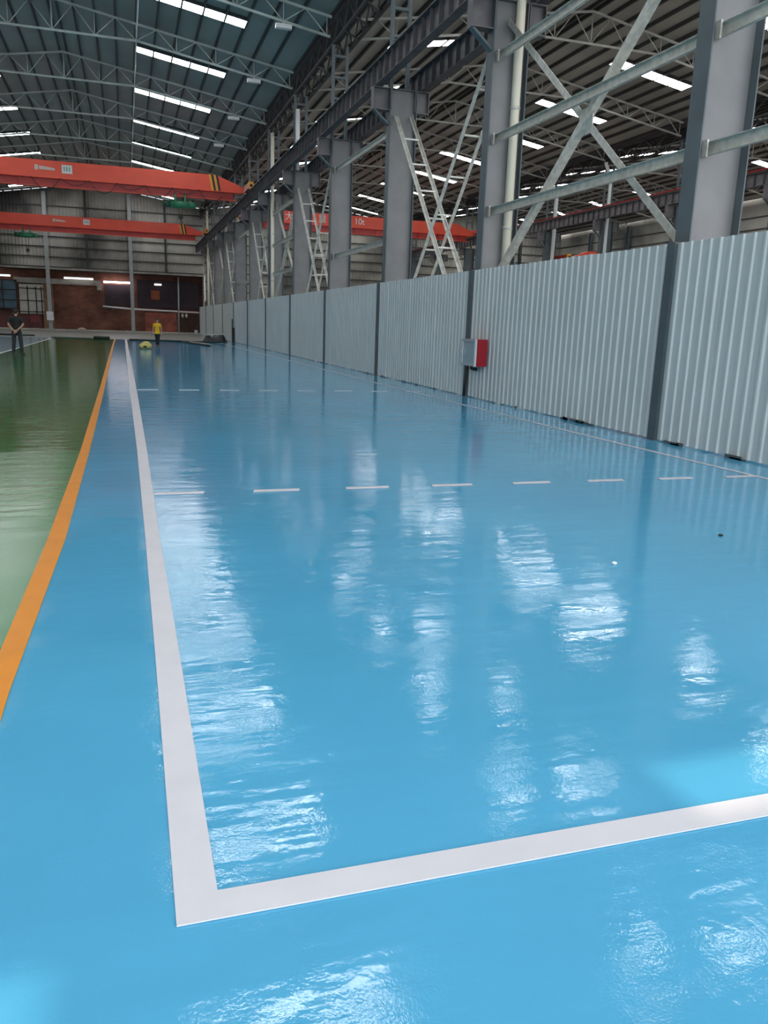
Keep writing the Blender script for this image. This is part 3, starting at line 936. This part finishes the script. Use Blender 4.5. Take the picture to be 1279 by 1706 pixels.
MB().tube([(0, 0, 0), (0, 0, .42)], [.14, .18], 14).build('pail', WHITE, bk, True)
MB().tube([(0, 0, .40), (0, 0, .43)], .195, 14).build('rim', WHITE, bk, True)
rnd = random.Random(5)
for i, (x, s) in enumerate([(-9.5, .16), (-8.4, .12), (-4.2, .42), (-2.4, .2), (-.9, .14), (.1, .2), (1.6, .12)]):
    t = MB().ball((0, 0, s * .35), (s, s * .7, s * .45), 8, 5, .18, rnd).build('rubble_lump', mat('pale_rubble', (.50, .44, .33), .9), None, False, (x, 86.3, 0))
    tag(t, '%s pale rubble lump along the brick wall, counting from the pale door' % ORD[i], 'rubble', 'rubble lumps')

# ================================================================== loose things on the far floor
def strip(name, pts, r, m, label, cat, flatness=.35):
    o = MB().tube(pts, r, 8).build(name, m, None, True)
    return tag(o, label, cat)
strip('hose', [(.2, 56.6, .05), (1.0, 56.2, .05), (1.8, 55.9, .05), (2.6, 56.3, .05), (3.4, 55.4, .05), (4.3, 55.0, .05), (5.2, 54.7, .05), (6.4, 56.5, .05)], .055, RUBBER, 'long black hose lying across the blue floor behind the yellow shirt', 'hose')
strip('hose', [(3.5, 54.6, .045), (3.9, 51.5, .045), (4.3, 49.2, .045), (4.55, 48.0, .045)], .05, RUBBER, 'short black hose reaching forward from the long one', 'hose')
strip('hose', [(3.9, 54.2, .06), (4.3, 51.0, .06), (4.75, 48.6, .06)], .06, FLOOR_GREY, 'grey hose lying beside the short black one', 'hose')
strip('hose', [(-12.4, 62.5, .05), (-9.0, 62.0, .05), (-7.0, 61.2, .05), (-6.0, 60.6, .05)], .07, RUBBER, 'black hose on the pale floor behind the man', 'hose')
mt = thing('rubber_mat', 'dark green mat strip with a rolled end across the green lane', 'mat', (-2.8, 58.2, 0.006))
MB().prism([(-1.9, .0), (1.5, .0), (1.5, .03), (-1.9, .06)], 'y', -.9, .3).build('mat_strip', MATT, mt)
MB().tube([(.75, -1.0, .10), (1.75, -1.1, .10)], .10, 12).build('mat_roll', MATT, mt, True)
rnd = random.Random(9)
tp_ = thing('tarpaulin', 'heap of black tarpaulin at the foot of the far fence', 'tarpaulin', (5.9, 58.0, .004))
b = MB()
nx, ny = 15, 9
for j in range(ny):
    for i in range(nx):
        u, v = i / (nx - 1), j / (ny - 1)
        e = min(1, 6 * min(u, 1 - u)) * min(1, 4 * min(v, 1 - v))
        b.v.append((-.85 + 1.7 * u + rnd.uniform(-.03, .03), -.55 + 1.1 * v, e * (.40 + .12 * math.sin(9 * u + 3 * v) + rnd.uniform(-.05, .06))))
for j in range(ny - 1):
    for i in range(nx - 1):
        a = j * nx + i
        b.f.append((a, a + 1, a + nx + 1, a + nx))
b.build('sheet_heap', TARP, tp_, True)
MB().tube([(-.8, -.3, .42), (-.3, -.35, .52), (.2, -.3, .50), (.7, -.35, .55)], .035, 6).build('folded_edge', GALV, tp_, True)
sk = thing('sack', 'pale yellow sack slumped on the blue floor near the yellow shirt', 'sack', (.88, 41.6, .003))
b = MB(); b.ball((0, 0, .15), (.30, .24, .17), 14, 8, .06, random.Random(2)); b.build('bag', SACK, sk, True)
b = MB(); b.ball((.03, -.03, .28), (.20, .16, .09), 10, 6, .08, random.Random(4)); b.build('tied_neck', SACK, sk, True)
MB().ball((-.02, -.22, .12), (.10, .05, .05), 8, 5).build('torn_opening', BLACK, sk, True)
for i, (x, y) in enumerate([(4.32, 4.9), (3.05, 4.4)]):
    tag(MB().ball((0, 0, .008), (.022, .014, .010), 8, 5, .2, rnd).build('paint_chip', BLACK if i == 0 else WHITE, None, False, (x, y, 0)),
        ['tiny dark chip on the open blue floor', 'tiny white chip on the open blue floor'][i], 'chip')

# ================================================================== people
def skin_mesh(name, joints, edges, m, root=0, sub=1, parent=None, sx=None):
    me = bpy.data.meshes.new(name)
    me.from_pydata([j[:3] for j in joints], edges, [])
    bm = bmesh.new(); bm.from_mesh(me)
    lay = bm.verts.layers.skin.verify()
    bm.verts.ensure_lookup_table()
    for v, j in zip(bm.verts, joints):
        r = j[3]
        v[lay].radius = r if isinstance(r, tuple) else (r, r)
        v[lay].use_root = (v.index == root)
    bm.to_mesh(me); bm.free()
    o = bpy.data.objects.new(name, me)
    C.objects.link(o)
    a = o.modifiers.new('skin', 'SKIN'); a.use_smooth_shade = True
    s = o.modifiers.new('sub', 'SUBSURF'); s.levels = sub; s.render_levels = sub
    dg = bpy.context.evaluated_depsgraph_get()
    out = bpy.data.meshes.new_from_object(o.evaluated_get(dg))
    bpy.data.objects.remove(o)
    out.materials.clear(); out.materials.append(m)
    out.polygons.foreach_set('use_smooth', [True] * len(out.polygons))
    return link(name, out, parent)

def person(loc, rz, label, P, m_shirt, m_trouser, scale=1.0, hands_back=False):
    """figure faces -Y in its own space; P gives joint positions"""
    t = thing('person', label, 'person', loc, rz)
    t.scale = (scale,) * 3
    J, E = [], []
    def j(p, r): J.append((*p, r)); return len(J) - 1
    def e(a, b): E.append((a, b))
    pel = j(P['pelvis'], (.105, .075)); sp = j(P['spine'], (.095, .07)); ch = j(P['chest'], (.115, .075))
    nk0 = j(P['neck0'], .050); nk = j(P['neck'], .052); hd0 = j(P['jaw'], (.062, .07)); hd = j(P['head'], (.078, .095)); ht = j(P['crown'], (.060, .075))
    for a, b in ((pel, sp), (sp, ch), (ch, nk0), (nk0, nk), (nk, hd0), (hd0, hd), (hd, ht)): e(a, b)
    for s in ('L', 'R'):
        sh = j(P['sh' + s], .050); el = j(P['el' + s], .043); wr = j(P['wr' + s], .029); pa = j(P['pa' + s], (.036, .020))
        for a, b in ((ch, sh), (sh, el), (el, wr), (wr, pa)): e(a, b)
        pv, wv = Vector(P['pa' + s]), Vector(P['wr' + s])
        d = (pv - wv).normalized()
        side = d.cross(Vector((0, 1, 0))).normalized()
        for i, (off, ln) in enumerate(((-.030, .055), (-.010, .068), (.010, .064), (.030, .050))):
            k = j(pv + side * off + d * .035, .0095); e(pa, k)
            k2 = j(pv + side * off + d * (.035 + ln) + Vector((0, -.012, 0)), .008); e(k, k2)
        th = j(pv + side * -.05 * (1 if s == 'L' else -1) + d * .005, .011); e(pa, th)
        th2 = j(pv + side * -.062 * (1 if s == 'L' else -1) + d * .04, .009); e(th, th2)
        hp = j(P['hip' + s], .075); kn = j(P['kn' + s], .052); an = j(P['an' + s], .040); to = j(P['to' + s], .036)
        for a, b in ((pel, hp), (hp, kn), (kn, an), (an, to)): e(a, b)
    skin_mesh('body', J, E, SKIN, 0, 1, t)
    # shirt
    J, E = [], []
    hem = j(Vector(P['pelvis']) - Vector((0, 0, .09)), (.168, .128)); pel = j(P['pelvis'], (.166, .126)); sp = j(P['spine'], (.152, .120)); ch = j(P['chest'], (.178, .130))
    nk0 = j(P['neck0'], (.080, .072)); col = j(Vector(P['neck0']).lerp(Vector(P['neck']), .35), (.068, .064))
    for a, b in ((hem, pel), (pel, sp), (sp, ch), (ch, nk0), (nk0, col)): e(a, b)
    for s in ('L', 'R'):
        sh = j(P['sh' + s], .082); mid = j(Vector(P['sh' + s]).lerp(Vector(P['el' + s]), .85), .066)
        e(ch, sh); e(sh, mid)
    skin_mesh('shirt', J, E, m_shirt, 1, 1, t)
    # trousers
    J, E = [], []
    pel = j(Vector(P['pelvis']) + Vector((0, 0, 0.10)), (.105, .075)); lo = j(Vector(P['pelvis']) - Vector((0, 0, .03)), (.135, .100)); e(pel, lo)
    for s in ('L', 'R'):
        hp = j(P['hip' + s], .095); kn = j(P['kn' + s], .078); an = j(Vector(P['an' + s]) + Vector((0, 0, -.035)), .064)
        e(lo, hp); e(hp, kn); e(kn, an)
    skin_mesh('trousers', J, E, m_trouser, 0, 1, t)
    for s in ('L', 'R'):
        a, b = Vector(P['an' + s]), Vector(P['to' + s])
        d = (b - a); d.z = 0; d.normalize()
        o = MB().ball((0, 0, .045), (.048, .135, .048), 10, 6).build('shoe', SHOE, t, True)
        o.location = (a.x + d.x * .07, a.y + d.y * .07, 0)
        o.rotation_euler.z = math.atan2(d.y, d.x) - PI / 2
    # hair and face
    h = Vector(P['head'])
    MB().ball(h + Vector((0, .026, .048)), (.088, .098, .090), 14, 8).build('hair', HAIR, t, True)
    fy = h.y - .098
    for s in (-1, 1):
        MB().ball((h.x + s * .032, fy + .010, h.z + .005), (.013, .010, .009), 8, 5).build('eye', BLACK, t, True)
        MB().ball((h.x + s * .083, h.y + .005, h.z - .005), (.014, .022, .032), 8, 5).build('ear', SKIN, t, True)
    MB().ball((h.x, fy - .006, h.z - .028), (.014, .022, .020), 8, 5).build('nose', SKIN, t, True)
    MB().ball((h.x, fy + .012, h.z - .068), (.026, .010, .008), 8, 5).build('mouth', mat('lips', (.36, .14, .12), .5), t, True)
    return t

stand = dict(pelvis=(0, 0, .93), spine=(0, .0, 1.10), chest=(0, .0, 1.30), neck0=(0, .01, 1.43), neck=(0, .0, 1.47), jaw=(0, -.02, 1.515), head=(0, -.01, 1.575), crown=(0, .0, 1.635),
             shL=(.178, 0, 1.345), shR=(-.178, 0, 1.345), hipL=(.095, 0, .88), hipR=(-.095, 0, .88))
# man in black seen from behind, hands clasped behind his back (figure's back is +Y)
man = dict(stand, elL=(.275, .06, 1.13), wrL=(.09, .155, .93), paL=(.02, .170, .885), elR=(-.275, .06, 1.13), wrR=(-.07, .150, .92), paR=(-.01, .195, .862),
           knL=(.125, -.01, .48), anL=(.165, .02, .09), toL=(.185, -.11, .04), knR=(-.125, -.02, .48), anR=(-.15, .02, .09), toR=(-.19, -.10, .04))
man['head'] = (.0, -.03, 1.568); man['jaw'] = (0, -.05, 1.508); man['crown'] = (0, -.02, 1.628)
person((-3.86, 33.0, .006), R(172), 'man in black shirt and dark trousers, hands clasped behind his back', man, SHIRT_BK, TROUSER, .965)
wom = dict(stand, elL=(.235, .03, 1.13), wrL=(.26, -.05, .90), paL=(.262, -.075, .83), elR=(-.235, .03, 1.13), wrR=(-.25, -.01, .89), paR=(-.25, -.02, .82),
           knL=(.07, -.05, .48), anL=(.045, -.06, .09), toL=(.05, -.18, .04), knR=(-.065, .03, .49), anR=(-.045, .13, .11), toR=(-.05, .02, .04))
person((1.58, 45.0, .003), R(-4), 'person in yellow shirt and black trousers walking this way', wom, SHIRT_Y, TROUSER2, .86)
